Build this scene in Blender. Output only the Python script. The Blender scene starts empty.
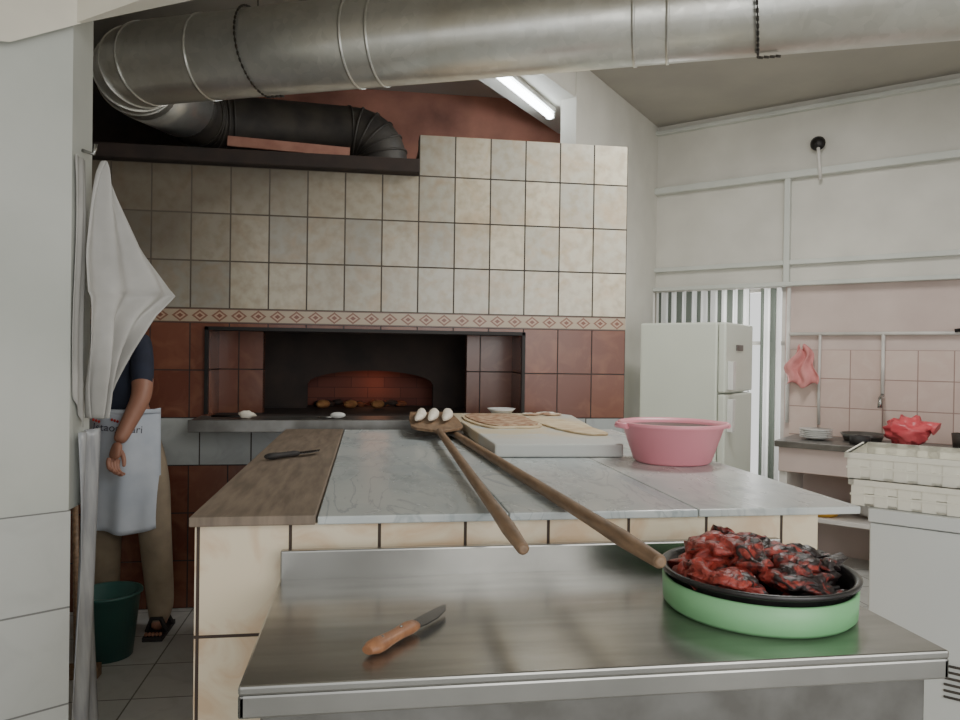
import bpy, bmesh, math, random
from mathutils import Vector, Matrix, noise
random.seed(7)
S=bpy.context.scene
COL=S.collection

# ------------------------------------------------------------ helpers
def lin(c):
    r=[]
    for v in c[:3]:
        v=v/255.0
        r.append(v/12.92 if v<=0.04045 else ((v+0.055)/1.055)**2.4)
    return (r[0],r[1],r[2],1.0)

def newmat(name):
    m=bpy.data.materials.new(name); m.use_nodes=True
    nt=m.node_tree; b=nt.nodes['Principled BSDF']
    return m,nt,b

def N(nt,t,**k):
    n=nt.nodes.new(t)
    for a,v in k.items(): setattr(n,a,v)
    return n

def mixc(nt,fac,a,b,mode='MIX'):
    m=N(nt,'ShaderNodeMix',data_type='RGBA',blend_type=mode)
    for sock,v in ((m.inputs[0],fac),(m.inputs[6],a),(m.inputs[7],b)):
        if isinstance(v,bpy.types.NodeSocket): nt.links.new(v,sock)
        else: sock.default_value=v
    return m.outputs[2]

def math_(nt,op,a,b=None,c=None):
    m=N(nt,'ShaderNodeMath',operation=op)
    for i,v in enumerate((a,b,c)):
        if v is None: continue
        if isinstance(v,bpy.types.NodeSocket): nt.links.new(v,m.inputs[i])
        else: m.inputs[i].default_value=v
    return m.outputs[0]

def ramp(nt,fac,lo,hi):
    r=N(nt,'ShaderNodeMapRange'); r.inputs[1].default_value=lo; r.inputs[2].default_value=hi
    nt.links.new(fac,r.inputs[0]); return r.outputs[0]

def plain(name,c,rough=0.5,metal=0.0,c2=None,scale=6.0,bump=0.0,lo=.35,hi=.65,stretch=None,trans=0,spec=None):
    m,nt,b=newmat(name)
    b.inputs['Roughness'].default_value=rough
    b.inputs['Metallic'].default_value=metal
    if spec is not None: b.inputs['Specular IOR Level'].default_value=spec
    if c2 is None:
        c2=tuple(v*0.9 for v in c)
    tc=N(nt,'ShaderNodeTexCoord'); mp=N(nt,'ShaderNodeMapping')
    nt.links.new(tc.outputs['Object'],mp.inputs[0])
    if stretch: mp.inputs['Scale'].default_value=stretch
    no=N(nt,'ShaderNodeTexNoise'); no.inputs['Scale'].default_value=scale; no.inputs['Detail'].default_value=6
    nt.links.new(mp.outputs[0],no.inputs['Vector'])
    f=ramp(nt,no.outputs['Fac'],lo,hi)
    nt.links.new(mixc(nt,f,lin(c),lin(c2)),b.inputs['Base Color'])
    if bump:
        bp=N(nt,'ShaderNodeBump'); bp.inputs['Strength'].default_value=bump; bp.inputs['Distance'].default_value=.01
        nt.links.new(no.outputs['Fac'],bp.inputs['Height']); nt.links.new(bp.outputs[0],b.inputs['Normal'])
    if trans: b.inputs['Transmission Weight'].default_value=trans
    return m

def tile(name,c1,c2,mortar,bw,bh,ox,oz,axis='xz',rough=.25,ms=.0035,stain=None,stain_amt=.5,nscale=7,soot=False,lo=.48,hi=.72):
    m,nt,b=newmat(name)
    tc=N(nt,'ShaderNodeTexCoord'); sp=N(nt,'ShaderNodeSeparateXYZ'); nt.links.new(tc.outputs['Object'],sp.inputs[0])
    ia,ib={'xz':(0,2),'xy':(0,1),'yz':(1,2)}[axis]
    u=math_(nt,'SUBTRACT',sp.outputs[ia],ox); v=math_(nt,'SUBTRACT',sp.outputs[ib],oz)
    cb=N(nt,'ShaderNodeCombineXYZ'); nt.links.new(u,cb.inputs[0]); nt.links.new(v,cb.inputs[1])
    br=N(nt,'ShaderNodeTexBrick'); br.offset=0; br.squash=1; br.offset_frequency=1
    nt.links.new(cb.outputs[0],br.inputs['Vector'])
    br.inputs['Scale'].default_value=1; br.inputs['Brick Width'].default_value=bw; br.inputs['Row Height'].default_value=bh
    br.inputs['Mortar Size'].default_value=ms; br.inputs['Mortar Smooth'].default_value=.1
    br.inputs['Color1'].default_value=lin(c1); br.inputs['Color2'].default_value=lin(c2); br.inputs['Mortar'].default_value=lin(mortar)
    no=N(nt,'ShaderNodeTexNoise'); no.inputs['Scale'].default_value=nscale; no.inputs['Detail'].default_value=8; no.inputs['Distortion'].default_value=1.2
    nt.links.new(tc.outputs['Object'],no.inputs['Vector'])
    f=ramp(nt,no.outputs['Fac'],lo,hi)
    f=math_(nt,'MULTIPLY',f,stain_amt)
    f=math_(nt,'MULTIPLY',f,math_(nt,'SUBTRACT',1.0,br.outputs['Fac']))
    col=mixc(nt,f,br.outputs['Color'],lin(stain or c2))
    if soot:
        # glaze clouding inside each tile + smoke dirt settled near the flue (left / top courses)
        n3=N(nt,'ShaderNodeTexNoise'); n3.inputs['Scale'].default_value=18; n3.inputs['Detail'].default_value=6; nt.links.new(tc.outputs['Object'],n3.inputs['Vector'])
        g=math_(nt,'MULTIPLY',math_(nt,'MULTIPLY',ramp(nt,n3.outputs['Fac'],.42,.66),.5),math_(nt,'SUBTRACT',1.0,br.outputs['Fac']))
        col=mixc(nt,g,col,lin((172,154,126)))
        no2=N(nt,'ShaderNodeTexNoise'); no2.inputs['Scale'].default_value=1.6; nt.links.new(tc.outputs['Object'],no2.inputs['Vector'])
        sx=ramp(nt,sp.outputs[0],1.0,-1.2)
        sz=ramp(nt,sp.outputs[2],.8,2.35)
        s=math_(nt,'MULTIPLY',math_(nt,'MULTIPLY',sx,sz),math_(nt,'MULTIPLY_ADD',no2.outputs['Fac'],1.0,.75))
        s=math_(nt,'MINIMUM',s,.85)
        col=mixc(nt,s,col,lin((92,82,70)))
    nt.links.new(col,b.inputs['Base Color'])
    rg=math_(nt,'MULTIPLY_ADD',br.outputs['Fac'],.5,rough); nt.links.new(rg,b.inputs['Roughness'])
    bp=N(nt,'ShaderNodeBump'); bp.inputs['Strength'].default_value=.5; bp.inputs['Distance'].default_value=.004
    nt.links.new(math_(nt,'SUBTRACT',1.0,br.outputs['Fac']),bp.inputs['Height']); nt.links.new(bp.outputs[0],b.inputs['Normal'])
    return m

def marble(name,c1,c2,vein,rough):
    m,nt,b=newmat(name)
    tc=N(nt,'ShaderNodeTexCoord'); mp=N(nt,'ShaderNodeMapping'); mp.inputs['Scale'].default_value=(2.2,.8,1); mp.inputs['Rotation'].default_value=(0,0,.4)
    nt.links.new(tc.outputs['Object'],mp.inputs[0])
    no=N(nt,'ShaderNodeTexNoise'); no.inputs['Scale'].default_value=3; no.inputs['Detail'].default_value=8; no.inputs['Distortion'].default_value=.8; nt.links.new(mp.outputs[0],no.inputs['Vector'])
    c=mixc(nt,ramp(nt,no.outputs['Fac'],.38,.65),lin(c1),lin(c2))
    n2=N(nt,'ShaderNodeTexNoise'); n2.inputs['Scale'].default_value=2.2; n2.inputs['Detail'].default_value=10; n2.inputs['Distortion'].default_value=2.2; nt.links.new(mp.outputs[0],n2.inputs['Vector'])
    v=math_(nt,'ABSOLUTE',math_(nt,'SUBTRACT',n2.outputs['Fac'],.5)); v=math_(nt,'MULTIPLY',math_(nt,'SUBTRACT',1.0,ramp(nt,v,0,.03)),.55)
    c=mixc(nt,v,c,lin(vein))
    nt.links.new(c,b.inputs['Base Color'])
    nt.links.new(math_(nt,'MULTIPLY_ADD',no.outputs['Fac'],.25,rough),b.inputs['Roughness'])
    return m

def emis(name,c,st):
    m,nt,b=newmat(name); b.inputs['Base Color'].default_value=lin(c)
    b.inputs['Emission Color'].default_value=lin(c); b.inputs['Emission Strength'].default_value=st
    return m

class B:
    def __init__(s): s.bm=bmesh.new(); s.mats=[]; s.M=Matrix.Identity(4)
    def mi(s,m):
        if m not in s.mats: s.mats.append(m)
        return s.mats.index(m)
    def v(s,p): return s.bm.verts.new(s.M@Vector(p))
    def f(s,vs,m,smooth=False):
        try: fc=s.bm.faces.new(vs)
        except ValueError: return
        fc.material_index=s.mi(m); fc.smooth=smooth
    def prism(s,pts,z0,z1,m):
        a=[s.v((p[0],p[1],z0)) for p in pts]; b=[s.v((p[0],p[1],z1)) for p in pts]
        n=len(pts); s.f(a[::-1],m); s.f(b,m)
        for i in range(n): s.f([a[i],a[(i+1)%n],b[(i+1)%n],b[i]],m)
    def box(s,x0,x1,y0,y1,z0,z1,m): s.prism([(x0,y0),(x1,y0),(x1,y1),(x0,y1)],z0,z1,m)
    def obox(s,c,size,R,m):
        old=s.M; s.M=old@Matrix.Translation(c)@R.to_4x4(); a,b_,c_=[q/2 for q in size]
        s.box(-a,a,-b_,b_,-c_,c_,m); s.M=old
    def tube(s,path,rad,m,seg=16,cap=True,smooth=True,flat=1.0,jit=0.0,jf=12):
        path=[Vector(p) for p in path]; n=len(path)
        if not isinstance(rad,(list,tuple)): rad=[rad]*n
        rings=[]; up=None
        for i,p in enumerate(path):
            d=(path[min(i+1,n-1)]-path[max(i-1,0)])
            d.normalize()
            if up is None:
                up=Vector((0,0,1)) if abs(d.z)<.9 else Vector((0,1,0))
            a=up.cross(d).normalized(); b=d.cross(a).normalized(); up=b
            ring=[]
            for k in range(seg):
                t=2*math.pi*k/seg
                r=rad[i]
                if jit: r*=1+jit*noise.noise(p*jf+Vector((math.cos(t),math.sin(t),0))*1.6)
                ring.append(s.v(p+a*math.cos(t)*r+b*math.sin(t)*r*flat))
            rings.append(ring)
        for i in range(n-1):
            for k in range(seg):
                s.f([rings[i][k],rings[i][(k+1)%seg],rings[i+1][(k+1)%seg],rings[i+1][k]],m,smooth)
        if cap: s.f(rings[0][::-1],m); s.f(rings[-1],m)
    def lathe(s,prof,c,m,seg=48,smooth=True,sx=1,sy=1):
        rings=[]
        for r,z in prof:
            if r<1e-5: rings.append([s.v((c[0],c[1],c[2]+z))])
            else: rings.append([s.v((c[0]+r*sx*math.cos(2*math.pi*k/seg),c[1]+r*sy*math.sin(2*math.pi*k/seg),c[2]+z)) for k in range(seg)])
        for i in range(len(rings)-1):
            a,b=rings[i],rings[i+1]
            for k in range(seg):
                k2=(k+1)%seg
                if len(a)==1 and len(b)==1: continue
                if len(a)==1: s.f([a[0],b[k2],b[k]],m,smooth)
                elif len(b)==1: s.f([a[k],a[k2],b[0]],m,smooth)
                else: s.f([a[k],a[k2],b[k2],b[k]],m,smooth)
    def ball(s,c,r,m,seg=20,rings=12,jit=0,fr=6,pw=1.0):
        c=Vector(c); r=Vector(r) if hasattr(r,'__len__') else Vector((r,r,r))
        prev=None
        for i in range(rings+1):
            ph=math.pi*i/rings; cur=[]
            if i in(0,rings):
                cur=[s.v(c+Vector((0,0,r.z*math.cos(ph))))]
            else:
                for k in range(seg):
                    t=2*math.pi*k/seg
                    d=Vector((math.sin(ph)*math.cos(t),math.sin(ph)*math.sin(t),math.cos(ph)))
                    q=1+(jit*noise.noise(c*3+d*fr*.3) if jit else 0)
                    cur.append(s.v(c+Vector((d.x*r.x,d.y*r.y,d.z*r.z))*q))
            if prev:
                for k in range(seg):
                    k2=(k+1)%seg
                    if len(prev)==1: s.f([prev[0],cur[k],cur[k2]],m,True)
                    elif len(cur)==1: s.f([prev[k],cur[0],prev[k2]],m,True)
                    else: s.f([prev[k],cur[k],cur[k2],prev[k2]],m,True)
            prev=cur
    def grid(s,fn,nu,nv,m,smooth=True):
        g=[[s.v(fn(i/nu,j/nv)) for i in range(nu+1)] for j in range(nv+1)]
        for j in range(nv):
            for i in range(nu): s.f([g[j][i],g[j][i+1],g[j+1][i+1],g[j+1][i]],m,smooth)
    def mesh(s,me,fm):
        vs=[s.v(v.co) for v in me.vertices]
        for p in me.polygons:
            s.f([vs[i] for i in p.vertices],fm(p.center),True)
    def done(s,name,bevel=0,parent=None,loc=None,rot=None,solid=0,normals=True):
        if normals: bmesh.ops.recalc_face_normals(s.bm,faces=s.bm.faces)
        me=bpy.data.meshes.new(name); s.bm.to_mesh(me); s.bm.free()
        for m in s.mats: me.materials.append(m)
        o=bpy.data.objects.new(name,me); COL.objects.link(o)
        if bevel:
            d=o.modifiers.new('bevel','BEVEL'); d.width=bevel; d.segments=2; d.limit_method='ANGLE'; d.angle_limit=math.radians(40)
        if solid:
            d=o.modifiers.new('solid','SOLIDIFY'); d.thickness=solid; d.offset=0
        if parent: o.parent=parent
        if loc: o.location=loc
        if rot: o.rotation_euler=rot
        return o

def skin(verts,edges,radii,root=0,sub=2):
    me=bpy.data.meshes.new('tmp'); me.from_pydata(verts,edges,[])
    o=bpy.data.objects.new('tmp',me); COL.objects.link(o)
    sk=o.modifiers.new('s','SKIN'); sk.branch_smoothing=.6
    for i,r in enumerate(radii):
        d=me.skin_vertices[0].data[i]; d.radius=r if hasattr(r,'__len__') else (r,r); d.use_root=(i==root)
    u=o.modifiers.new('u','SUBSURF'); u.levels=sub; u.render_levels=sub
    dg=bpy.context.evaluated_depsgraph_get(); dg.update()
    res=bpy.data.meshes.new_from_object(o.evaluated_get(dg))
    bpy.data.objects.remove(o); return res

# ------------------------------------------------------------ materials
m_cream=tile('cream_wall_tile',(228,218,194),(186,186,176),(38,31,26),.198,.25,1.452-.198*20,1.575-2.5,stain=(204,172,134),stain_amt=.5,soot=True,ms=.0042)
m_brown=tile('brown_wall_tile',(116,72,56),(98,56,44),(42,28,23),.198,.25,1.452-.198*20,0,stain=(138,92,70),stain_amt=.55,rough=.25)
m_pale=tile('pale_wall_tile',(178,182,180),(160,166,166),(46,38,34),.262,.25,-.87-2.62,0,stain=(140,142,142),stain_amt=.6,rough=.25)
m_front=tile('counter_front_tile',(234,220,194),(226,208,178),(56,42,33),.2,.26,-.369,.712-2.6,stain=(206,164,122),stain_amt=.55,rough=.25,nscale=8,ms=.004,lo=.45,hi=.65)
m_floor=tile('floor_tile',(196,196,192),(186,186,182),(110,108,104),.33,.33,.1,.05,axis='xy',rough=.3,stain=(150,148,142))
m_walltile=tile('white_panel_tile',(200,202,198),(194,196,192),(124,124,122),1.2,.288,-4,.007,rough=.35,ms=.003,stain=(182,184,180))
m_pinktile=tile('pink_wall_tile',(206,184,174),(198,174,164),(150,124,116),.2,.2,0.02,.82,rough=.25,stain=(212,196,186))
def decor():
    m,nt,b=newmat('decor_border_tile')
    tc=N(nt,'ShaderNodeTexCoord'); sp=N(nt,'ShaderNodeSeparateXYZ'); nt.links.new(tc.outputs['Object'],sp.inputs[0])
    def cell(s,per,off):
        f=math_(nt,'FRACT',math_(nt,'DIVIDE',math_(nt,'ADD',s,off),per)); return math_(nt,'ABSOLUTE',math_(nt,'SUBTRACT',f,.5))
    a=cell(sp.outputs[0],.099,10-1.452%.099); c=cell(sp.outputs[2],.075,-1.5+7.5)
    d=math_(nt,'ADD',a,c)
    k=math_(nt,'LESS_THAN',d,.42); k2=math_(nt,'LESS_THAN',d,.28); k3=math_(nt,'LESS_THAN',d,.16)
    edge=math_(nt,'GREATER_THAN',c,.42)
    col=mixc(nt,k,lin((172,154,132)),lin((126,86,68)))
    col=mixc(nt,k2,col,lin((180,152,130))); col=mixc(nt,k3,col,lin((118,74,58)))
    col=mixc(nt,edge,col,lin((96,72,60)))
    nt.links.new(col,b.inputs['Base Color']); b.inputs['Roughness'].default_value=.3
    return m
m_decor=decor()
m_white=plain('white_plaster',(208,205,196),.7,c2=(196,193,184),scale=3,bump=.05)
m_pillar=plain('pillar_paint',(200,202,195),.6,c2=(188,191,184),scale=3)
m_creampaint=plain('cream_paint',(240,234,218),.6,scale=2)
m_pinkpaint=plain('pinkish_paint',(202,184,176),.7,c2=(188,169,162),scale=3)
m_ceil=plain('ceiling_paint',(172,167,156),.8,c2=(160,155,146),scale=2)
m_red=plain('pink_plaster',(182,122,102),.8,c2=(104,66,56),scale=2.2,bump=.1,lo=.4,hi=.7)
m_soot=plain('sooty_metal',(44,40,37),.6,.3,c2=(66,60,53),scale=8)
m_sootwall=plain('sooty_masonry',(36,29,27),.85,c2=(54,42,36),scale=6,bump=.4)
m_black=plain('black_iron',(34,31,30),.45,.6)
m_steel=plain('brushed_steel',(166,165,161),.24,.92,c2=(146,145,141),scale=4,stretch=(1,9,1))
m_steel2=plain('dull_steel',(132,131,128),.42,.9,c2=(108,106,102),scale=10)
def galv():
    m,nt,b=newmat('galvanised_duct')
    tc=N(nt,'ShaderNodeTexCoord')
    vo=N(nt,'ShaderNodeTexVoronoi'); vo.inputs['Scale'].default_value=30; nt.links.new(tc.outputs['Object'],vo.inputs['Vector'])
    no=N(nt,'ShaderNodeTexNoise'); no.inputs['Scale'].default_value=2.5; no.inputs['Detail'].default_value=5; nt.links.new(tc.outputs['Object'],no.inputs['Vector'])
    sp=N(nt,'ShaderNodeSeparateColor'); nt.links.new(vo.outputs['Color'],sp.inputs[0])
    c=mixc(nt,sp.outputs[0],lin((212,213,208)),lin((226,226,221)))
    c=mixc(nt,ramp(nt,no.outputs['Fac'],.45,.75),c,lin((192,188,176)))
    nt.links.new(c,b.inputs['Base Color']); b.inputs['Metallic'].default_value=.8
    nt.links.new(math_(nt,'MULTIPLY_ADD',sp.outputs[1],.08,.28),b.inputs['Roughness'])
    bp=N(nt,'ShaderNodeBump'); bp.inputs['Strength'].default_value=.3; bp.inputs['Distance'].default_value=.025
    nt.links.new(no.outputs['Fac'],bp.inputs['Height']); nt.links.new(bp.outputs[0],b.inputs['Normal'])
    return m
m_galv=galv()
m_marble=marble('grey_marble',(198,203,201),(170,179,181),(134,144,148),.14)
m_marble2=marble('grey_marble_b',(200,203,199),(178,184,183),(144,150,152),.16)
def flour():
    m,nt,b=newmat('floured_marble')
    tc=N(nt,'ShaderNodeTexCoord'); sp=N(nt,'ShaderNodeSeparateXYZ'); nt.links.new(tc.outputs['Object'],sp.inputs[0])
    no=N(nt,'ShaderNodeTexNoise'); no.inputs['Scale'].default_value=6; no.inputs['Detail'].default_value=8; nt.links.new(tc.outputs['Object'],no.inputs['Vector'])
    reg=ramp(nt,sp.outputs[1],2.75,3.0)
    f1=math_(nt,'MULTIPLY',ramp(nt,no.outputs['Fac'],.35,.5),reg)
    c=mixc(nt,f1,lin((196,199,195)),lin((208,194,166)))
    nt.links.new(c,b.inputs['Base Color']); b.inputs['Roughness'].default_value=.5
    return m
m_flour=flour()
m_topping=plain('minced_topping',(142,98,72),.7,c2=(200,176,146),scale=24,lo=.40,hi=.62,bump=.4)
m_rolled=plain('rolled_dough',(216,200,168),.8,c2=(192,166,130),scale=14,lo=.4,hi=.65,bump=.25)
m_board=plain('worn_wood_board',(132,116,100),.6,c2=(102,89,76),scale=5,stretch=(8,1,1),bump=.15)
m_wood=plain('peel_wood',(142,114,88),.5,c2=(110,86,64),scale=12,stretch=(6,1,6))
m_hwood=plain('handle_wood',(170,118,82),.45,c2=(138,92,62),scale=25,stretch=(3,1,1))
m_pink=plain('pink_plastic',(236,152,166),.35,c2=(230,144,158),scale=2)
m_green=plain('green_plastic',(132,192,138),.4,c2=(114,178,122),scale=4)
m_pan=plain('black_enamel',(22,22,24),.25,c2=(34,32,32),scale=20)
def pepper():
    m,nt,b=newmat('charred_pepper')
    tc=N(nt,'ShaderNodeTexCoord'); sp=N(nt,'ShaderNodeSeparateXYZ'); nt.links.new(tc.outputs['Object'],sp.inputs[0])
    no=N(nt,'ShaderNodeTexNoise'); no.inputs['Scale'].default_value=24; no.inputs['Detail'].default_value=9; no.inputs['Distortion'].default_value=1.5
    nt.links.new(tc.outputs['Object'],no.inputs['Vector'])
    n2=N(nt,'ShaderNodeTexNoise'); n2.inputs['Scale'].default_value=90; n2.inputs['Detail'].default_value=3; nt.links.new(tc.outputs['Object'],n2.inputs['Vector'])
    k=math_(nt,'ADD',no.outputs['Fac'],math_(nt,'MULTIPLY',math_(nt,'SUBTRACT',sp.outputs[0],.775),1.1))
    red=mixc(nt,ramp(nt,n2.outputs['Fac'],.3,.7),lin((178,70,58)),lin((112,36,34)))
    c=mixc(nt,ramp(nt,k,.45,.57),red,lin((38,29,29)))
    nt.links.new(c,b.inputs['Base Color']); b.inputs['Roughness'].default_value=.33; b.inputs['Specular IOR Level'].default_value=.5
    bp=N(nt,'ShaderNodeBump'); bp.inputs['Strength'].default_value=1.0; bp.inputs['Distance'].default_value=.012
    nt.links.new(no.outputs['Fac'],bp.inputs['Height']); nt.links.new(bp.outputs[0],b.inputs['Normal'])
    return m
m_pepper=pepper()
m_fridge=plain('fridge_enamel',(214,219,206),.35,c2=(208,213,200),scale=2)
m_freezer=plain('freezer_enamel',(208,211,208),.4,c2=(202,205,204),scale=2)
m_crate=plain('cream_crate_plastic',(236,233,218),.45,c2=(228,225,210),scale=6)
m_cloth=plain('white_cloth',(190,188,184),.85,c2=(168,166,162),scale=6)
m_apron=plain('white_apron',(200,206,216),.85,c2=(184,192,204),scale=8)
m_navy=plain('navy_shirt',(34,40,58),.85,c2=(28,32,48),scale=12)
m_khaki=plain('khaki_trousers',(154,138,116),.85,c2=(130,116,98),scale=9)
m_skin=plain('skin',(160,114,94),.5,c2=(150,104,84),scale=10)
m_hair=plain('dark_hair',(28,22,20),.7,scale=40)
m_dark=plain('dark_rubber',(34,30,30),.7)
m_eye=plain('eye_white',(230,228,224),.3)
m_lip=plain('lips',(140,78,70),.5)
m_bucket=plain('green_bucket_plastic',(46,88,82),.4,scale=4)
m_redbag=plain('red_plastic_bag',(220,94,100),.35,c2=(196,66,76),scale=10)
m_rag=plain('pink_rag',(214,142,140),.8,c2=(196,122,120),scale=15)
m_yellow=plain('yellow_plastic',(214,160,40),.4)
m_pipe=plain('white_pipe',(214,210,204),.4)
m_dough=plain('dough',(244,238,224),.7,c2=(228,218,198),scale=20)
m_ceramic=plain('white_ceramic',(226,226,222),.2)
m_ink=plain('print_ink',(60,60,80),.7)
m_inkred=plain('print_red',(180,50,50),.7)
def stripes():
    m,nt,b=newmat('striped_curtain')
    tc=N(nt,'ShaderNodeTexCoord'); sp=N(nt,'ShaderNodeSeparateXYZ'); nt.links.new(tc.outputs['Object'],sp.inputs[0])
    f=math_(nt,'FRACT',math_(nt,'DIVIDE',sp.outputs[0],.078)); k=math_(nt,'GREATER_THAN',f,.55)
    col=mixc(nt,k,lin((232,232,230)),lin((92,98,90)))
    nt.links.new(col,b.inputs['Base Color']); b.inputs['Roughness'].default_value=.9
    tr=N(nt,'ShaderNodeBsdfTranslucent'); nt.links.new(col,tr.inputs[0])
    ms=N(nt,'ShaderNodeMixShader'); ms.inputs[0].default_value=.5
    nt.links.new(b.outputs[0],ms.inputs[1]); nt.links.new(tr.outputs[0],ms.inputs[2]); nt.links.new(ms.outputs[0],nt.nodes['Material Output'].inputs[0])
    return m
m_curtain=stripes()
def firebrick():
    m,nt,b=newmat('oven_firebrick')
    tc=N(nt,'ShaderNodeTexCoord'); sp=N(nt,'ShaderNodeSeparateXYZ'); nt.links.new(tc.outputs['Object'],sp.inputs[0])
    cb=N(nt,'ShaderNodeCombineXYZ'); nt.links.new(sp.outputs[0],cb.inputs[0]); nt.links.new(sp.outputs[2],cb.inputs[1])
    br=N(nt,'ShaderNodeTexBrick'); nt.links.new(cb.outputs[0],br.inputs['Vector']); br.inputs['Scale'].default_value=1
    br.inputs['Brick Width'].default_value=.22; br.inputs['Row Height'].default_value=.07; br.inputs['Mortar Size'].default_value=.002
    br.inputs['Color1'].default_value=lin((108,62,50)); br.inputs['Color2'].default_value=lin((84,46,40)); br.inputs['Mortar'].default_value=lin((66,38,34))
    nt.links.new(br.outputs['Color'],b.inputs['Base Color']); b.inputs['Roughness'].default_value=.9
    return m
m_brick=firebrick()
m_ember=plain('ember_brick',(150,84,48),.9,c2=(60,34,28),scale=20)
m_tube=emis('fluorescent_tube',(240,250,255),24)

# ------------------------------------------------------------ room shell
b=B(); b.box(-2.2,4.8,-1.5,6.0,-.1,0,m_floor); b.done('floor')
b=B(); b.box(-2.2,4.8,-1.5,6.0,3.18,3.28,m_ceil); b.done('ceiling')
b=B(); b.box(-2.2,-2.05,-1.5,5.3,0,3.18,m_white); b.done('wall_left')
b=B(); b.box(4.55,4.7,-1.5,3.4,0,3.18,m_white); b.done('wall_right')
b=B(); b.box(-2.05,1.88,5.2,5.3,2.0,3.18,m_red); b.box(-2.05,-.9,5.17,5.2,2.0,3.18,m_sootwall); b.done('wall_back')

# oven wall (tiled face + block behind it)
b=B()
xl,xr=-2.05,1.452; y0,y1=4.06,4.18; nx0,nx1=-.832,.852; nz0,nz1=1.0,1.466
def face(x0,x1,z0,z1,m): b.box(x0,x1,y0,y1,z0,z1,m)
face(xl,.264,1.575,2.325,m_cream); face(.264,xr,1.575,2.548,m_cream)
face(xl,xr,1.5,1.575,m_decor)
face(xl,nx0,1.0,1.5,m_brown); face(nx1,xr,1.0,1.5,m_brown); face(nx0,nx1,nz1,1.5,m_brown)
face(xl,xr,.75,1.0,m_pale); face(xl,xr,0,.75,m_brown)
b.box(xl,.264,y1,5.16,2.2,2.325,m_sootwall)
b.box(.264,1.43,y1,4.66,2.2,2.5,m_sootwall)
b.box(1.38,1.45,y1,4.66,0,2.5,m_white)
b.box(nx0-.06,nx0,y1,4.36,.95,1.5,m_brown); b.box(nx1,nx1+.06,y1,4.36,.95,1.5,m_brown)
b.box(nx0-.06,nx1+.06,y1,4.36,nz1,1.56,m_sootwall)
b.box(nx0-.06,nx1+.06,y1,5.15,.9,1.0,m_sootwall)
b.box(nx0-.06,-.593,4.36,4.44,1.0,1.5,m_brown); b.box(.581,nx1+.06,4.36,4.44,1.0,1.5,m_brown)
b.box(-.95,-.85,4.44,5.15,1.0,1.6,m_sootwall); b.box(.85,.95,4.44,5.15,1.0,1.6,m_sootwall)
b.box(-.95,.95,5.05,5.15,1.0,1.6,m_brick)
b.box(-.95,.95,4.36,5.15,1.5,1.6,m_sootwall)
arch=[]
for i in range(13):
    t=math.pi*i/12; arch.append((.02+.40*math.cos(t),1.15+.09*math.sin(t)))
for yy in (4.80,4.86):
    for i in range(12):
        b.f([b.v((arch[i][0],yy,arch[i][1])),b.v((arch[i+1][0],yy,arch[i+1][1])),b.v((arch[i+1][0],yy,1.5)),b.v((arch[i][0],yy,1.5))],m_sootwall)
    b.f([b.v((-.85,yy,1.0)),b.v((-.38,yy,1.0)),b.v((-.38,yy,1.5)),b.v((-.85,yy,1.5))],m_sootwall)
    b.f([b.v((.85,yy,1.0)),b.v((.42,yy,1.0)),b.v((.42,yy,1.5)),b.v((.85,yy,1.5))],m_sootwall)
for i in range(12):
    b.f([b.v((arch[i][0],4.8,arch[i][1])),b.v((arch[i+1][0],4.8,arch[i+1][1])),b.v((arch[i+1][0],4.86,arch[i+1][1])),b.v((arch[i][0],4.86,arch[i][1]))],m_sootwall)
b.done('wall_oven')

b=B(); b.box(nx0-.012,nx0+.006,4.03,4.058,1.02,nz1+.012,m_black); b.box(nx1-.006,nx1+.012,4.03,4.058,1.02,nz1+.012,m_black)
b.box(nx0-.012,nx1+.012,4.03,4.058,nz1-.004,nz1+.014,m_black); b.done('oven_mouth_frame')
b=B(); b.box(-.86,.40,3.76,4.05,.965,1.012,m_steel2); b.box(-.86,.40,3.75,3.765,.955,1.016,m_steel2); b.done('oven_hearth_shelf',bevel=.003)
b=B()
for i in range(18):
    x=-.35+random.random()*.7; y=4.9+random.random()*.1
    b.ball((x,y,1.012+random.random()*.015),(.04,.03,.02),m_ember if i%3==0 else m_sootwall,8,6,jit=.5)
b.done('oven_embers')
b=B()
for i in range(3):
    pth=[(-.30+.17*i+.05*k/6,4.66+.12*k/6,1.03) for k in range(7)]
    b.tube(pth,[.008,.028,.036,.038,.036,.028,.008],plain('baking_bread_%d'%i,(176,128,76),.8,c2=(140,90,52),scale=20),12,flat=.7)
b.done('baking_loaves')
b=B(); b.box(-2.04,.262,3.99,4.3,2.327,2.40,m_sootwall); b.done('soot_ledge',bevel=.006)
b=B()
b.obox(Vector((-.46,4.36,2.525)),(.68,.02,.055),Matrix.Rotation(math.radians(2.5),3,'Y'),plain('lit_wall_pink',(190,138,118),.8,c2=(160,106,90),scale=9))  # thin board coloured as the lit pink wall glimpsed under the duct
b.obox(Vector((-.46,4.36,2.42)),(.70,.02,.09),Matrix.Identity(3),m_sootwall)
b.done('lit_wall_strip')

# diagonal wall, soffit beam
b=B()
dx,dy=-.08,.065
b.prism([(1.47,4.70),(2.26,5.63),(2.26+dx,5.63+dy),(1.47+dx,4.70+dy)],0,3.18,m_white)
b.prism([(1.25,4.44),(1.47,4.70),(1.47+dx,4.70+dy),(1.25+dx,4.44+dy)],2.56,3.18,m_white)
b.done('wall_diagonal')
b=B(); b.prism([(.25,3.8),(.69,3.8),(.95,4.1),(1.88,5.19),(1.33,5.19)],2.95,3.18,m_white); b.done('trim_soffit')

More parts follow.
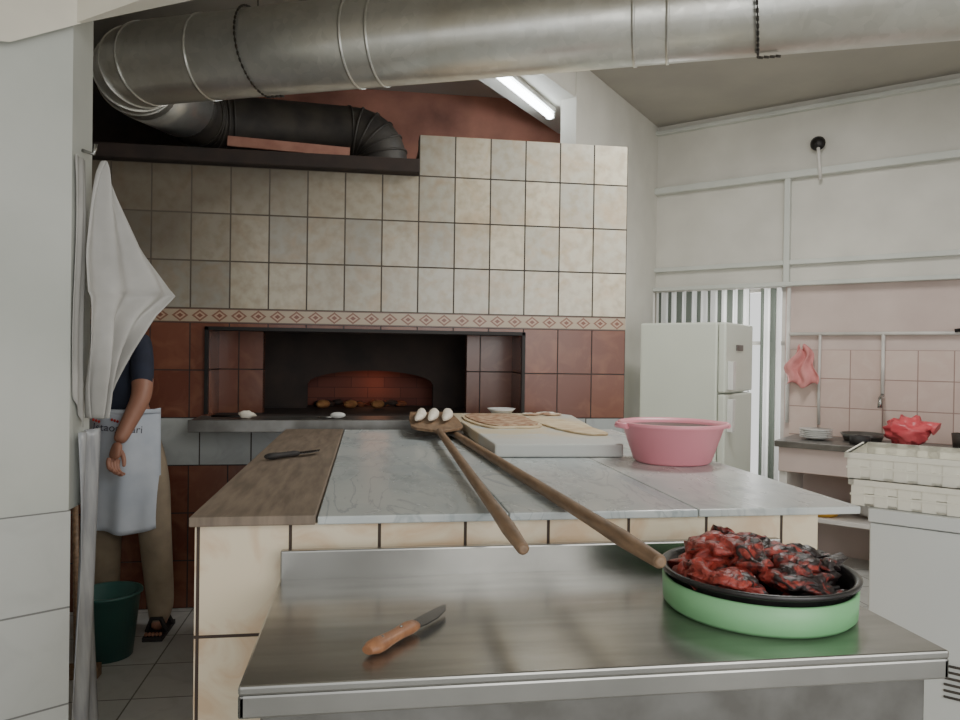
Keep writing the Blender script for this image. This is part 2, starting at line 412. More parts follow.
# 45-degree far wall
L=(2.26,5.63,0); RW=(0,0,-math.pi/4)
b=B()
b.box(-.03,.04,0,.12,0,3.18,m_white); b.box(.04,.99,0,.12,1.88,3.18,m_white); b.box(.04,.99,0,.12,0,.35,m_white)
b.box(.99,3.3,0,.12,1.88,3.18,m_white); b.box(.99,3.3,0,.12,0,1.88,m_pinkpaint)
b.box(1.03,3.3,-.012,0,.80,1.42,m_pinktile)
b.done('wall_far',loc=L,rot=RW)
b=B()
for z,h,d in ((2.66,.05,.06),(2.04,.035,.04),(1.885,.03,.07),(3.12,.03,.05)):
    b.box(0,3.3,-d,0,z-h/2,z+h/2,m_pillar)
b.box(.98,1.02,-.05,0,1.9,2.64,m_pillar)
b.done('trim_1',loc=L,rot=RW,bevel=.004)
b=B()
for x in(.04,.50,.955): b.box(x,x+.035,.04,.08,.35,1.88,m_pipe)
b.box(.04,.99,.04,.08,1.84,1.88,m_pipe); b.box(.04,.99,.04,.08,.35,.39,m_pipe); b.box(.04,.99,.04,.08,1.45,1.48,m_pipe)
b.done('window_1',loc=L,rot=RW)
b=B()
def cur(u,v): 
    return (.03+.72*u,-.05+.018*math.sin(u*70),1.86-1.3*v)
b.grid(cur,120,6,m_curtain)
def cur2(u,v):
    return (.83+.14*u,-.05+.018*math.sin(u*20),1.86-1.48*v)
b.grid(cur2,30,6,m_curtain)
b.tube([(.0,-.05,1.868),(.975,-.05,1.868)],.008,m_pipe,8)
b.done('striped_curtain',loc=L,rot=RW)
# pipes
b=B()
b.tube([(1.02,-.03,1.53),(3.2,-.03,1.53)],.013,m_pipe,8)
b.tube([(1.02,-.03,1.86),(1.02,-.03,.9)],.013,m_pipe,8)
b.tube([(1.23,-.03,1.53),(1.23,-.05,1.2),(1.23,-.03,.9)],.01,m_pipe,8)
b.tube([(1.62,-.03,1.53),(1.62,-.03,1.1)],.012,m_pipe,8)
b.tube([(1.62,-.03,1.12),(1.62,-.12,1.1),(1.62,-.14,1.04)],.014,m_steel,8)
b.tube([(2.02,-.05,1.545),(2.14,-.05,1.56)],.012,m_black,8)
b.done('water_pipe',loc=L,rot=RW)
b=B()
b.lathe([(0,0),(.045,0),(.05,.02),(.03,.04),(0,.045)],(0,0,0),m_black,20)
b.done('wall_vent_bracket',loc=(L[0]+1.2*.7071-.03,L[1]-1.2*.7071-.03,2.85),rot=(math.pi/2,0,-math.pi/4))
b=B(); b.tube([(1.2,-.06,2.85),(1.21,-.08,2.78),(1.22,-.06,2.6)],.012,m_pipe,8); b.done('wall_conduit',loc=L,rot=RW)
b=B()
b.grid(lambda u,v:(1.12+.13*(u-.5)*(.4+1.2*math.sin(min(v*2.2,1.6)))+.02*math.sin(v*9),-.085+.02*math.sin(u*14+v*3),1.44-.27*v+.02*math.sin(u*9)),20,14,m_rag)
b.done('hanging_rag',loc=L,rot=RW,solid=.003)

# sink counter
b=B()
b.box(1.07,3.2,-.55,-.015,.78,.82,m_steel2); b.box(1.09,3.2,-.52,-.02,.62,.78,m_pinkpaint)
b.box(1.09,1.14,-.5,-.05,0,.62,m_pipe); b.box(1.75,1.8,-.5,-.05,0,.62,m_pipe); b.box(2.5,2.55,-.5,-.05,0,.62,m_pipe)
b.box(1.14,3.15,-.45,-.05,.3,.33,m_pipe)
b.done('sink_counter',loc=L,rot=RW,bevel=.004)
b=B()
for i in range(5): b.lathe([(0,0),(.05,0),(.10,.018),(.103,.022),(.05,.008),(0,.006)],(1.27,-.3,.822+.012*i),m_ceramic,28)
b.done('plate_stack',loc=L,rot=RW)
b=B()
b.lathe([(0,0),(.11,0),(.13,.05),(.135,.05),(.11,.01),(0,.01)],(1.53,-.18,.822),m_steel2,28)
b.lathe([(0,0),(.06,0),(.06,.05),(0,.06)],(1.55,-.40,.822),m_dark,20)
b.done('cooking_pan',loc=L,rot=RW)
b=B()
b.ball((1.80,-.33,.918),(.115,.09,.08),m_redbag,24,16,jit=.6,fr=12)
b.tube([(1.87,-.33,.94),(1.92,-.33,.96),(1.96,-.34,.94)],[.045,.02,.04],m_redbag,10,jit=.4)
b.done('red_plastic_bag',loc=L,rot=RW)
b=B(); b.lathe([(0,0),(.08,0),(.085,.10),(.09,.10),(.08,.01),(0,.01)],(2.12,-.33,.822),m_soot,28); b.done('dark_cooking_pot',loc=L,rot=RW)
b=B(); b.tube([(2.42,-.2,.822),(2.42,-.2,.95),(2.45,-.25,1.0),(2.48,-.3,.96)],.015,m_steel,10); b.lathe([(0,0),(.09,0),(.1,.12),(.095,.12),(.085,.01),(0,.01)],(2.42,-.38,.822),m_steel2,24); b.done('sink_faucet',loc=L,rot=RW)
b=B(); b.lathe([(0,0),(.09,0),(.13,.07),(.135,.07),(.095,.005),(0,.005)],(1.32,-.33,.332),m_yellow,24); b.done('yellow_bowl',loc=L,rot=RW)
b=B(); b.ball((1.60,-.25,.425),(.11,.10,.085),m_cloth,20,12,jit=.3); b.done('laundry_bundle',loc=L,rot=RW)

# refrigerator
E=bpy.data.objects.new('refrigerator',None); COL.objects.link(E); E.location=(2.231,4.396,0); E.rotation_euler=(0,0,math.pi/4)
b=B(); b.box(0,.576,.05,.577,.04,1.58,m_fridge); b.box(.03,.55,.06,.57,0,.04,m_dark); b.done('cabinet',bevel=.012,parent=E)
b=B(); b.box(0,.576,-.005,.045,.05,1.12,m_fridge); b.box(0,.576,-.005,.045,1.13,1.58,m_fridge); b.done('doors',bevel=.012,parent=E)
b=B(); b.box(.04,.10,-.04,-.006,1.15,1.33,m_ceramic); b.box(.04,.10,-.04,-.006,.88,1.09,m_ceramic); b.box(.2,.34,-.012,-.006,1.4,1.44,m_steel2); b.done('handles',bevel=.008,parent=E)

# pillar at left + header
b=B()
b.prism([(-.876,2.357),(-.876,2.517),(-2.04,1.85),(-2.04,1.58)],.871,3.18,m_pillar)
b.done('wall_partition')
b=B()
ang=math.atan2(2.357-1.58,-.876+2.04)
b.box(-1.40,.004,-.006,.15,0,.871,m_walltile)
b.done('wall_partition_tiles',loc=(-.876,2.357,0),rot=(0,0,ang))
b=B()
P=[(-2.04,1.60,2.0),(-1.024,2.258,2.20),(-.876,2.357,2.307),(-.49,2.10,2.335),(2.0,.57,2.335)]
fr=[];bk=[]
for (x,y,z) in P:
    fr.append((b.v((x+.02,y-.03,z)),b.v((x+.02,y-.03,3.18)))); yb_=y-.025 if x<-.8 else y+.06
    bk.append((b.v((x+.03,yb_,z)),b.v((x+.03,yb_,3.18))))
for i in range(len(P)-1):
    b.f([fr[i][0],fr[i+1][0],fr[i+1][1],fr[i][1]],m_creampaint); b.f([bk[i][0],bk[i][1],bk[i+1][1],bk[i+1][0]],m_creampaint)
    b.f([fr[i][0],bk[i][0],bk[i+1][0],fr[i+1][0]],m_creampaint)
b.f([fr[-1][0],bk[-1][0],bk[-1][1],fr[-1][1]],m_creampaint)
b.done('trim_header')

# ------------------------------------------------------------ duct
def arcpath(p0,p1,p2,r,n=6):
    p0,p1,p2=map(Vector,(p0,p1,p2)); a=(p0-p1).normalized(); c=(p2-p1).normalized()
    s=p1+a*r; e=p1+c*r
    return [s*(1-t)**2+p1*2*t*(1-t)+e*t*t for t in [i/n for i in range(n+1)]]
zc=2.635
A=Vector((3.9,1.45,zc)); Bp=Vector((-1.13,3.57,zc)); C=Vector((-1.0,4.45,2.68))
b=B()
el=arcpath(A,Bp,C,.24,5)
b.tube([A]+el,.178,m_galv,48,cap=True)
d=(Bp-A).normalized()
for s in (1.25,1.95,3.05,3.17,4.19,4.30,5.0):
    p=A+d*s; b.tube([p-d*.006,p+d*.006],.182,m_galv,48)
for i in range(1,5):
    p=el[i]; q=(el[i+1]-el[i-1]).normalized(); b.tube([p-q*.006,p+q*.006],.182,m_galv,48)
b.tube([el[-1],C+Vector((-.01,-.26,0))],.178,m_galv,48)
b.done('galvanised_exhaust_duct')
b=B()
p=[C+Vector((-.01,-.245,0))]+arcpath(C+Vector((0,-.24,0)),C+Vector((0,.05,0)),(-.2,4.72,2.72),.2)+arcpath((-.4,4.72,2.72),(.06,4.70,2.72),(.08,4.70,2.3),.2)+[Vector((.08,4.70,2.335))]
b.tube(p,.165,m_soot,32)
for i in range(3,len(p)-1,1):
    q=(p[i+1]-p[i-1]).normalized(); b.tube([p[i]-q*.006,p[i]+q*.006],.172,m_soot,32)
b.done('sooty_flue_pipe')
def chain(s):
    b=B(); c=A+d*s; pts=[]
    side=Vector((-d.y,d.x,0))
    if side.y>0: side=-side
    for i in range(52):
        t=math.radians(105-i*(200/51.)); rr=.187
        pts.append(c+side*math.cos(t)*rr+Vector((0,0,1))*math.sin(t)*rr+d*(-.07*i/51))
    for i in range(len(pts)-1):
        a_,b_=pts[i],pts[i+1]; dd=(b_-a_).normalized()
        b.tube([a_-dd*.001,b_+dd*.001],.0025 if i%2 else .0048,m_soot,6)
    q=pts[0]
    b.tube([q,q+Vector((0,0,.35))],.003,m_soot,6)
    q=pts[-1]
    for k in range(4): b.tube([q-d*(.02*k),q-d*(.02*k+.018)+Vector((0,0,-.003))],.005,m_soot,6)
    b.done('hanging_chain')
chain(4.79); chain(2.80)

# fluorescent
F=bpy.data.objects.new('fluorescent_lamp',None); COL.objects.link(F)
b=B(); b.tube([(.66,3.985,2.895),(1.14,4.66,2.895)],.021,m_tube,14); b.done('tube',parent=F)
b=B(); 
dl=Vector((.48,.675,0)); an=math.atan2(dl.y,dl.x)
b.obox(Vector((.90,4.3225,2.933)),(.86,.06,.03),Matrix.Rotation(an,3,'Z'),m_ceramic)
for p in ((.655,3.977,2.905),(1.147,4.67,2.905)): b.obox(Vector(p),(.02,.05,.05),Matrix.Rotation(an,3,'Z'),m_ceramic)
b.done('fixture',parent=F)

# ------------------------------------------------------------ central counter
b=B()
b.box(-.376,1.13,1.72,3.58,0,.962,m_front)
CT=b.done('tiled_work_counter')
b=B()
b.box(-.108,.33,1.70,3.62,.962,.981,m_marble); b.box(.333,.80,1.70,3.62,.962,.981,m_marble)
b.box(.803,1.235,1.70,3.62,.962,.981,m_marble2)
b.done('marble_top',bevel=.003,parent=CT)
b=B(); b.box(-.384,-.112,1.695,3.62,.963,.985,m_board); b.done('wooden_board_top',bevel=.003,parent=CT)

b=B(); 
b.prism([(.455,2.62),(.93,2.60),(1.10,3.9),(1.04,4.02),(.41,4.02),(.445,3.5)],.9825,1.03,m_flour)
b.done('dough_slab',bevel=.006)
b=B(); b.lathe([(0,0),(.05,0),(.075,.03),(.078,.03),(.05,.006),(0,.006)],(.72,3.96,1.0315),m_ceramic,28); b.done('small_plate')
def sheet(name,cx,cy,rx,ry,an,layers,rough=.22):
    b=B(); n=64
    for (k,z0,z1,m) in layers:
        pts=[]
        for i in range(n):
            t=2*math.pi*i/n
            c_,s_=math.cos(t),math.sin(t)
            r=(abs(c_)**3+abs(s_)**3)**(-1/3.)*(1+rough*noise.noise(Vector((cx*3+c_*1.5,s_*1.5,cy+k))))
            x=rx*k*r*c_; y=ry*k*r*s_
            pts.append((cx+x*math.cos(an)-y*math.sin(an),cy+x*math.sin(an)+y*math.cos(an)))
        b.prism(pts,1.031+z0,1.031+z1,m)
    b.done(name,bevel=.002)
sheet('flat_pide',.635,3.52,.155,.36,.03,((1.0,0,.008,m_rolled),(.90,.008,.014,m_topping)))
sheet('rolled_dough_sheet',.885,3.28,.085,.42,.10,((1.0,0,.008,m_rolled),),.1)
b=B()
for i in range(12):
    b.ball((.84+random.random()*.18,3.84+random.random()*.12,1.037),(.02+random.random()*.03,.02,.006),m_topping if i%2 else m_dough,8,6,jit=.4)
b.done('dough_scraps')

# pink basin
b=B()
b.lathe([(0,0),(.125,0),(.135,.008),(.175,.125),(.19,.13),(.192,.14),(.18,.142),(.168,.13),(.128,.02),(0,.014)],(1.07,2.49,.982),m_pink,64)
b.lathe([(0,.125),(.165,.125)],(1.07,2.49,.982),plain('dark_marinade',(70,52,46),.4),48)
b.tube([(1.07-.185,2.44,1.112),(1.07-.205,2.49,1.112),(1.07-.185,2.54,1.112)],.010,m_pink,8)
b.tube([(1.07+.185,2.44,1.112),(1.07+.205,2.49,1.112),(1.07+.185,2.54,1.112)],.010,m_pink,8)
b.done('pink_basin')

# peels
def peel(name,p0,p1,bladelen,w,z0,z1,ztip,wood,m_blade,r=.0145):
    p0=Vector((p0[0],p0[1],z0)); p1=Vector((p1[0],p1[1],z1)); dd=(p1-p0).normalized()
    b=B()
    n=12; b.tube([p0+(p1-p0)*i/n for i in range(n+1)],[r*.8]+[r*1.1]+[r]*(n-1),wood,16)
    b.tube([p0-dd*.006,p0],[r*.5,r*.8],wood,16)
    h=Vector((dd.x,dd.y,0)).normalized(); s=Vector((h.y,-h.x,0))
    out=[(-.06,.016),(.0,.025),(.06,w*.42),(.12,w*.5),(bladelen*.6,w*.5),(bladelen,w*.44)]
    tip=ztip-z1
    top=[];bot=[]
    full=[(a,c) for a,c in out]+[(a,-c) for a,c in out[::-1]]
    for a,c in full:
        z=z1+tip*max(a,0)/bladelen
        q=p1+h*a+s*c; q.z=z
        bot.append(b.v(q+Vector((0,0,-.006)))); top.append(b.v(q+Vector((0,0,.006))))
    b.f(top,m_blade); b.f(bot[::-1],m_blade)
    for i in range(len(full)): b.f([bot[i],bot[(i+1)%len(full)],top[(i+1)%len(full)],top[i]],m_blade)
    return b.done(name,bevel=.002)
peel('pizza_peel',(.499,1.205),(.385,3.22),.34,.11,1.0,.998,.988,m_wood,m_steel2,r=.0155)
peel('pizza_peel',(.282,1.31),(.305,3.15),.56,.23,1.0,1.022,1.055,m_wood,m_wood)
b=B()
for i,x in enumerate((.225,.285,.350)):
    pth=[];rr=[]
    for k in range(9):
        u=k/8; pth.append((x+.045*u-.01+.012*math.sin(u*3),3.30+.34*u,1.058+.020*u)); rr.append([.006,.015,.021,.024,.025,.024,.021,.015,.006][k])
    b.tube(pth,rr,m_dough,14,flat=.85,jit=.15)
b.done('bread_loaves')
b=B(); b.ball((-.15,3.86,1.031),(.04,.02,.016),m_ceramic,12,8); b.tube([(-.15,3.86,1.021),(-.25,3.86,1.021)],.005,m_steel,8); b.done('serving_spoon')
b=B(); b.ball((-.60,3.86,1.035),(.045,.025,.018),m_dough,12,8,jit=.4); b.tube([(-.78,3.9,1.023),(-.60,3.86,1.023)],.006,m_black,8); b.done('basting_brush')

m_blade_=plain('knife_steel',(104,104,106),.25,.9,c2=(88,88,90),scale=20)
def knife(name,p0,p1,p2,z,mh,hw,bw,rt=.009):
    b=B(); p0=Vector((*p0,z)); p1=Vector((*p1,z)); p2=Vector((*p2,z)); h=(p1-p0).normalized()
    n=8; path=[p0+(p1-p0)*i/n+Vector((0,0,rt)) for i in range(n+1)]
    b.tube(path,[hw*.6,hw*1.0,hw*1.05,hw*.92,hw*.85,hw*.85,hw*.9,hw*.95,hw*.8],mh,14,flat=rt/hw)
    h2=(p2-p1).normalized(); s2=Vector((-h2.y,h2.x,0)); Lb=(p2-p1).length
    up=[];dn=[]
    prof=[(-.02,.7,-.8),(.12,.75,-1),(.45,.8,-.95),(.8,.75,-.35),(1,.6,.5)]
    pts=[p1+h2*a*Lb+s2*c*bw for a,c,_ in prof]+[p1+h2*a*Lb+s2*e*bw for a,_,e in prof[::-1]]
    for q in pts: up.append(b.v(q+Vector((0,0,rt+.0012)))); dn.append(b.v(q+Vector((0,0,rt-.0012))))
    b.f(up,m_blade_); b.f(dn[::-1],m_blade_)
    for i in range(len(pts)): b.f([dn[i],dn[(i+1)%len(pts)],up[(i+1)%len(pts)],up[i]],m_blade_)
    for k in (.3,.7):
        q=p0+(p1-p0)*k+Vector((0,0,rt*2-.001)); b.lathe([(0,.0015),(.003,.001),(.003,0)],q,m_steel,10)
    return b.done(name)
knife('kitchen_knife',(.005,1.222),(.088,1.33),(.163,1.425),.852,m_hwood,.018,.018,.011)
knife('chef_knife',(-.335,2.56),(-.24,2.65),(-.16,2.73),.987,m_dark,.018,.022,.011)

# ------------------------------------------------------------ steel prep table
b=B()
x0,x1,ya,yb=-.186,1.002,1.14,1.675
b.box(x0,x1,ya,yb,.835,.85,m_steel)
b.box(x0,x1,ya,ya+.012,.80,.836,m_steel); b.box(x0,x0+.012,ya,yb,.80,.836,m_steel); b.box(x1-.012,x1,ya,yb,.80,.836,m_steel)
b.box(x0,x1,yb-.004,yb+.018,.80,.912,m_steel)
b.box(x0+.03,x1-.03,ya+.02,ya+.035,.60,.80,m_steel2); b.box(x0+.05,x1-.05,yb-.05,yb-.03,.68,.80,m_steel2)
for x in (x0+.03,.475,x1-.07):
    for y in (ya+.036,yb-.07): b.box(x,x+.04,y,y+.04,0,.835,m_steel2)
b.box(x0+.04,x1-.04,ya+.05,yb-.05,.22,.24,m_steel)
b.done('steel_prep_table',bevel=.004)

# peppers tray
PC=(.783,1.392)
b=B(); b.lathe([(0,0),(.176,0),(.184,.008),(.186,.056),(.182,.058),(.178,.056),(.178,.012),(0,.010)],(PC[0],PC[1],.851),m_green,72); b.done('green_tub')
b=B(); b.lathe([(0,0),(.163,0),(.170,.01),(.176,.052),(.189,.057),(.191,.065),(.186,.067),(.174,.060),(.166,.014),(0,.008)],(PC[0],PC[1],.864),m_pan,72); b.done('black_round_tray')
b=B()
for i in range(44):
    r=.137*math.sqrt(random.random()); t=random.random()*6.28
    cx=PC[0]+r*math.cos(t); cy=PC[1]+r*math.sin(t)
    lay=i/44.
    cz=.892+lay*.080*(1-(r/.19)**2)
    an=random.random()*6.28; ln=.09+random.random()*.07; bend=(random.random()-.5)*.09; pit=(random.random()-.5)*.5
    path=[];rad=[]
    w=.024+random.random()*.014
    for k in range(16):
        u=k/15.-.5
        dirv=Vector((math.cos(an),math.sin(an),pit*.5))
        q=Vector((cx,cy,cz))+dirv*u*ln+Vector((-math.sin(an),math.cos(an),0))*bend*(u*u*4-.5)+Vector((0,0,.004*math.sin(k*1.1+i)))
        dd=math.hypot(q.x-PC[0],q.y-PC[1])
        lim=.142 if q.z<.93 else .155
        if dd>lim: q.x=PC[0]+(q.x-PC[0])*lim/dd; q.y=PC[1]+(q.y-PC[1])*lim/dd
        q.z=max(q.z,.890)
        path.append(q+Vector((0,0,.0004*k))); e=max(0,1-(2*u)**2)**.4 if k not in(0,15) else .12
        rad.append(w*e*(1-.25*u)*(1+.18*(random.random()-.5)))
    b.tube(path,rad,m_pepper,22,jit=1.3,flat=.42+.25*random.random(),jf=26)
    if i%3==0:
        q=path[0]; b.tube([q,q-dirv*.012+Vector((0,0,.006)),q-dirv*.028+Vector((0,0,.012))],[.006,.004,.003],m_dark,7)
b.done('roasted_peppers')

# ------------------------------------------------------------ chest freezer + crates
Z=(1.68,2.27,0)
b=B()
b.box(0,.95,.012,.6,.03,.80,m_freezer); b.box(-.004,.954,0,.604,.805,.85,m_freezer); b.box(.02,.93,.03,.58,0,.03,m_dark)
for i in range(6): b.box(.22,.6,.004,.013,.27+.02*i,.278+.02*i,m_soot)
b.done('chest_freezer',loc=Z,rot=RW,bevel=.008)
def crate(zb,ox,oy,rz):
    b=B(); w,dp,h=.60,.40,.088; t=.008
    b.box(0,w,0,dp,0,t,m_crate)
    for (a0,a1,c0,c1) in ((0,w,0,t),(0,w,dp-t,dp),(0,t,0,dp),(w-t,w,0,dp)):
        b.box(a0,a1,c0,c1,0,.034,m_crate); b.box(a0,a1,c0,c1,.042,h,m_crate)
    n=8
    for i in range(n+1):
        x=i*(w-.04)/n
        b.box(x,x+.04,-.002,t,0,h,m_crate); b.box(x,x+.04,dp-t,dp+.002,0,h,m_crate)
    for i in range(6):
        y=i*(dp-.04)/5
        b.box(-.002,t,y,y+.04,0,h,m_crate); b.box(w-t,w+.002,y,y+.04,0,h,m_crate)
    b.box(-.01,w+.01,-.01,t,h-.018,h,m_crate); b.box(-.01,w+.01,dp-t,dp+.01,h-.018,h,m_crate)
    b.box(-.01,t,-.01,dp+.01,h-.018,h,m_crate); b.box(w-t,w+.01,-.01,dp+.01,h-.018,h,m_crate)
    b.box(-.005,w+.005,-.006,t,.034,.040,m_crate)
    c,s=math.cos(-math.pi/4),math.sin(-math.pi/4)
    b.done('plastic_crate',loc=(Z[0]+ox*c-oy*s,Z[1]+ox*s+oy*c,zb),rot=(0,0,-math.pi/4+rz))
crate(.852,-.06,.03,0); crate(.942,-.075,.04,.02)

# ------------------------------------------------------------ hanging cloths
rows=[(1.93,90,95),(1.90,88,98),(1.81,84,108),(1.65,77,136),(1.54,75,160),(1.52,75,163),(1.45,76,142),(1.34,79,122),(1.24,82,106),(1.14,87,93)]
def rowat(v):
    s=v*(len(rows)-1); i=min(int(s),len(rows)-2); f=s-i
    return [rows[i][k]*(1-f)+rows[i+1][k]*f for k in range(3)]
def clothf(u,v):
    z,a,c=rowat(v); q=(a+(c-a)*u-80)/96.
    x=-.858+.205*q; y=2.40+.30*q
    fo=.024*math.sin(u*17+v*3)*(0.3+v)+.020*math.sin(u*6-v*8)
    return (x+fo*.8+.016,y-fo*.55,z+.03*(u-.5)*math.sin(v*3))
b=B(); b.grid(clothf,48,56,m_cloth)
b.done('hanging_cloth',solid=.002)
b=B()
def c2(u,v): return (-.868+.003*math.sin(u*12+v*4)+.003*u,2.36+.07*u+.008*math.sin(v*7),1.93-(.72+.1*u)*v)
b.grid(c2,16,20,m_cloth); b.tube([(-.874,2.43,1.96),(-.84,2.43,1.95),(-.835,2.43,1.98)],.005,m_steel,8)
b.done('hanging_apron',solid=.002)
b=B()
def pl(u,v): return (-.860+.012*math.sin(u*9+v*5)+.004,2.37+.17*u,1.10-1.08*v)
b.grid(pl,14,30,plain('plastic_sheet',(180,182,184),.25,c2=(140,142,148),scale=9,stretch=(1,4,.6)))
b.done('plastic_sheet',solid=.001)
b=B(); b.tube([(-1.17,3.25,.05),(-1.20,3.3,.70)],.012,m_wood,10); b.box(-1.29,-1.08,3.22,3.27,0.001,.05,m_wood); b.done('floor_squeegee')
b=B(); b.lathe([(0,0),(.10,0),(.13,.27),(.14,.275),(.14,.285),(.125,.285),(.095,.01),(0,.01)],(-1.12,3.47,.001),m_bucket,40)
b.lathe([(0,.2),(.118,.2)],(-1.12,3.47,.001),m_dark,30)
b.done('green_bucket')

# ------------------------------------------------------------ man
H=bpy.data.objects.new('baker_man',None); COL.objects.link(H); H.location=(-.015,0,0)
V=[(-1.11,3.76,.95),(-1.14,3.76,1.12),(-1.18,3.75,1.29),(-1.20,3.75,1.42),(-1.205,3.735,1.49),(-1.205,3.72,1.55),
   (-1.055,3.74,1.39),(-1.01,3.60,1.14),(-1.075,3.475,.935),
   (-1.35,3.75,1.395),(-1.40,3.66,1.13),(-1.36,3.52,.92),
   (-1.02,3.76,.86),(-.985,3.73,.50),(-.965,3.78,.10),(-.955,3.66,.045),
   (-1.20,3.76,.86),(-1.21,3.73,.50),(-1.22,3.78,.10),(-1.23,3.66,.045)]
Ed=[(0,1),(1,2),(2,3),(3,4),(4,5),(3,6),(6,7),(7,8),(3,9),(9,10),(10,11),(0,12),(12,13),(13,14),(14,15),(0,16),(16,17),(17,18),(18,19)]
Rd=[(.14,.115),(.135,.11),(.14,.12),(.095,.085),(.055,.055),(.05,.05),
    (.066,.062),(.048,.045),(.029,.031),(.066,.062),(.048,.045),(.029,.031),
    (.095,.095),(.080,.080),(.066,.066),(.038,.03),(.095,.095),(.080,.080),(.066,.066),(.038,.03)]
me=skin(V,Ed,Rd,0,2)
def bm_mat(c):
    if c.z<.07: return m_skin
    if c.z<.97 and not (c.y<3.62 and c.z>.80): return m_khaki
    if c.z>1.47: return m_skin
    if c.z<1.21 and (c.x>-1.04 or c.x<-1.35 or c.y<3.62): return m_skin
    return m_navy
b=B(); b.mesh(me,bm_mat); b.done('body',parent=H,normals=False)
def hand(wr,di,side,name):
    wr=Vector(wr); di=Vector(di).normalized(); s=Vector(side).normalized(); nrm=di.cross(s).normalized(); s=nrm.cross(di)
    b=B()
    pv=[wr-di*.01,wr+di*.035,wr+di*.075]; me=skin([tuple(p) for p in pv],[(0,1),(1,2)],[(.026,.022),(.038,.019),(.040,.017)],0,2)
    b.mesh(me,lambda c:m_skin)
    for k,(o,l) in enumerate(((-.028,.066),(-.010,.076),(.009,.070),(.027,.055))):
        r=wr+di*.065+s*o; p1=r+di*.022; p2=p1+di*l*.40-nrm*l*.22; p3=p2+di*l*.18-nrm*l*.36; p4=p3-di*l*.02-nrm*l*.28
        me=skin([tuple(p) for p in (r,p1,p2,p3,p4)],[(0,1),(1,2),(2,3),(3,4)],[.0105,.010,.0092,.0085,.0065],0,2); b.mesh(me,lambda c:m_skin)
    r=wr+di*.025-s*.02; p1=r-s*.018+di*.022-nrm*.010; p2=p1-s*.004+di*.028-nrm*.012; p3=p2+di*.020-nrm*.008+s*.004
    me=skin([tuple(p) for p in (r,p1,p2,p3)],[(0,1),(1,2),(2,3)],[.013,.012,.010,.007],0,2); b.mesh(me,lambda c:m_skin)
    b.done(name,parent=H,normals=False)
hand((-1.075,3.475,.935),(-.18,-.20,-.95),(-.4,-.8,0.2),'hand_left')
hand((-1.36,3.52,.92),(.25,-.25,-.95),(.4,-.8,.2),'hand_right')
b=B()
hc=Vector((-1.205,3.70,1.64))
b.ball(hc,(.075,.095,.115),m_skin,28,20); b.ball(hc+Vector((0,-.025,-.06)),(.055,.06,.055),m_skin,20,12)
b.tube([hc+Vector((0,-.09,.01)),hc+Vector((0,-.112,-.02)),hc+Vector((0,-.108,-.03))],[.007,.014,.010],m_skin,10)
for sx in(-1,1):
    b.ball(hc+Vector((sx*.03,-.084,.008)),(.013,.010,.008),m_eye,12,8); b.ball(hc+Vector((sx*.03,-.093,.008)),(.005,.003,.005),m_hair,8,6)
    b.ball(hc+Vector((sx*.03,-.086,.028)),(.018,.008,.004),m_hair,10,6); b.ball(hc+Vector((sx*.077,.005,-.005)),(.010,.02,.032),m_skin,12,8)
b.ball(hc+Vector((0,-.086,-.058)),(.024,.010,.007),m_lip,12,6)
b.done('head',parent=H)
b=B(); b.ball(hc+Vector((0,.018,.03)),(.084,.098,.105),m_hair,28,18,jit=.08); b.done('hair',parent=H)
def ap(u,v):
    x=-1.275+.315*u+.02*v*(u-.3); cen=(u-.5)*2
    y=3.605+.11*cen*cen-.02*v+.014*math.sin(u*17+v*2)*v
    return (x,y,1.07-.56*v+.01*math.sin(u*7))
b=B(); b.grid(ap,36,24,m_apron); b.tube([(-1.28,3.70,1.06),(-1.2,3.635,1.065),(-1.11,3.60,1.065),(-1.02,3.635,1.065),(-.965,3.71,1.06)],.010,m_apron,8)
b.done('apron',parent=H,solid=.003)
cu=bpy.data.curves.new('apron_print','FONT'); cu.body='Ustaogullari'; cu.size=.05; cu.extrude=.0005
o=bpy.data.objects.new('apron_print',cu); COL.objects.link(o); cu.materials.append(m_ink); o.location=(-1.245,3.590,.985); o.rotation_euler=(math.pi/2,math.radians(4),0); o.parent=H
b=B()
for x in(-1.22,-1.14): 
    for k in range(3): b.ball((x+.012*k,3.597,1.03-.004*k),(.006,.003,.007),m_inkred,8,6)
b.done('apron_motif',parent=H)
b=B()
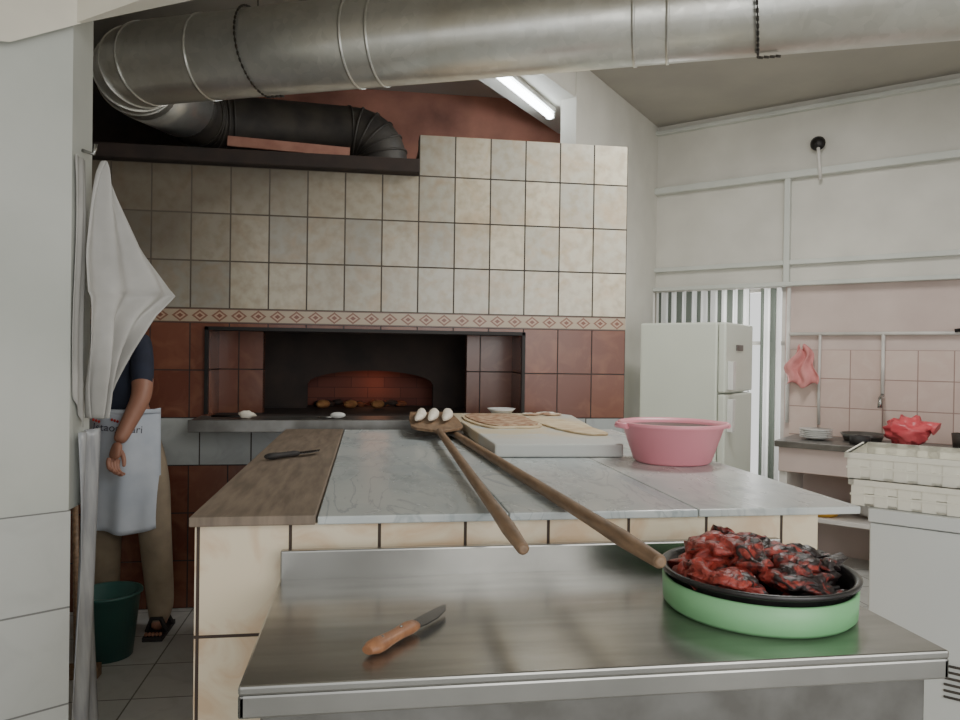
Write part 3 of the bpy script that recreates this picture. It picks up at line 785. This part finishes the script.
for x in(-.957,-1.227):
    b.box(x-.045,x+.045,3.60,3.84,0.0,.022,m_dark)
    b.tube([(x-.045,3.68,.02),(x-.02,3.67,.085),(x+.02,3.67,.085),(x+.045,3.68,.02)],.012,m_dark,8)
    b.tube([(x-.045,3.78,.02),(x-.02,3.75,.10),(x+.02,3.75,.10),(x+.045,3.78,.02)],.012,m_dark,8)
    for k in range(5): b.ball((x-.032+.016*k,3.618,.03),(.008,.014,.009),m_skin,8,6)
b.done('sandals',parent=H,bevel=.006)

# ------------------------------------------------------------ lights
def area(name,loc,target,size,energy,col,sy=None):
    l=bpy.data.lights.new(name,'AREA'); l.energy=energy; l.color=col; l.shape='RECTANGLE'; l.size=size; l.size_y=sy or size
    o=bpy.data.objects.new(name,l); COL.objects.link(o); o.location=loc
    o.rotation_euler=(Vector(target)-Vector(loc)).to_track_quat('-Z','Y').to_euler(); return o
area('front_daylight_fill',(1.6,-1.3,2.1),(1.0,4,1.3),2.4,44,(1.0,.99,.95),1.8)  # added soft daylight fill behind the camera, no shopfront is modelled
area('ceiling_fill',(1.9,3.2,3.1),(1.7,3.5,0),1.2,48,(1.0,.985,.94),.3)  # added fill below the ceiling, no fixture hangs here
area('window_daylight',(3.1,5.2,1.4),(1.2,3.0,1.0),.8,16,(1.0,1.0,1.0),1.2)
l=bpy.data.lights.new('oven_fire','POINT'); l.energy=.32; l.color=(1,.40,.20); l.shadow_soft_size=.1
o=bpy.data.objects.new('oven_fire',l); COL.objects.link(o); o.location=(.05,4.95,1.15)

w=bpy.data.worlds.new('World'); S.world=w; w.use_nodes=True
bg=w.node_tree.nodes['Background']; bg.inputs[0].default_value=(.97,.98,.97,1); bg.inputs[1].default_value=1.35

# ------------------------------------------------------------ camera
cam=bpy.data.cameras.new('camera'); cam.lens=27.75; cam.sensor_width=36; cam.clip_start=.02
co=bpy.data.objects.new('camera',cam); COL.objects.link(co)
R=Matrix.Rotation(math.radians(-8.6),4,'Z')@Matrix.Rotation(math.radians(89.61),4,'X')@Matrix.Rotation(math.radians(.8),4,'Z')
co.matrix_world=Matrix.Translation((0,0,1.35))@R
S.camera=co
S.view_settings.view_transform='AgX'
try: S.view_settings.look='AgX - Medium Low Contrast'
except Exception as e: print('look',e)
S.view_settings.exposure=0.15
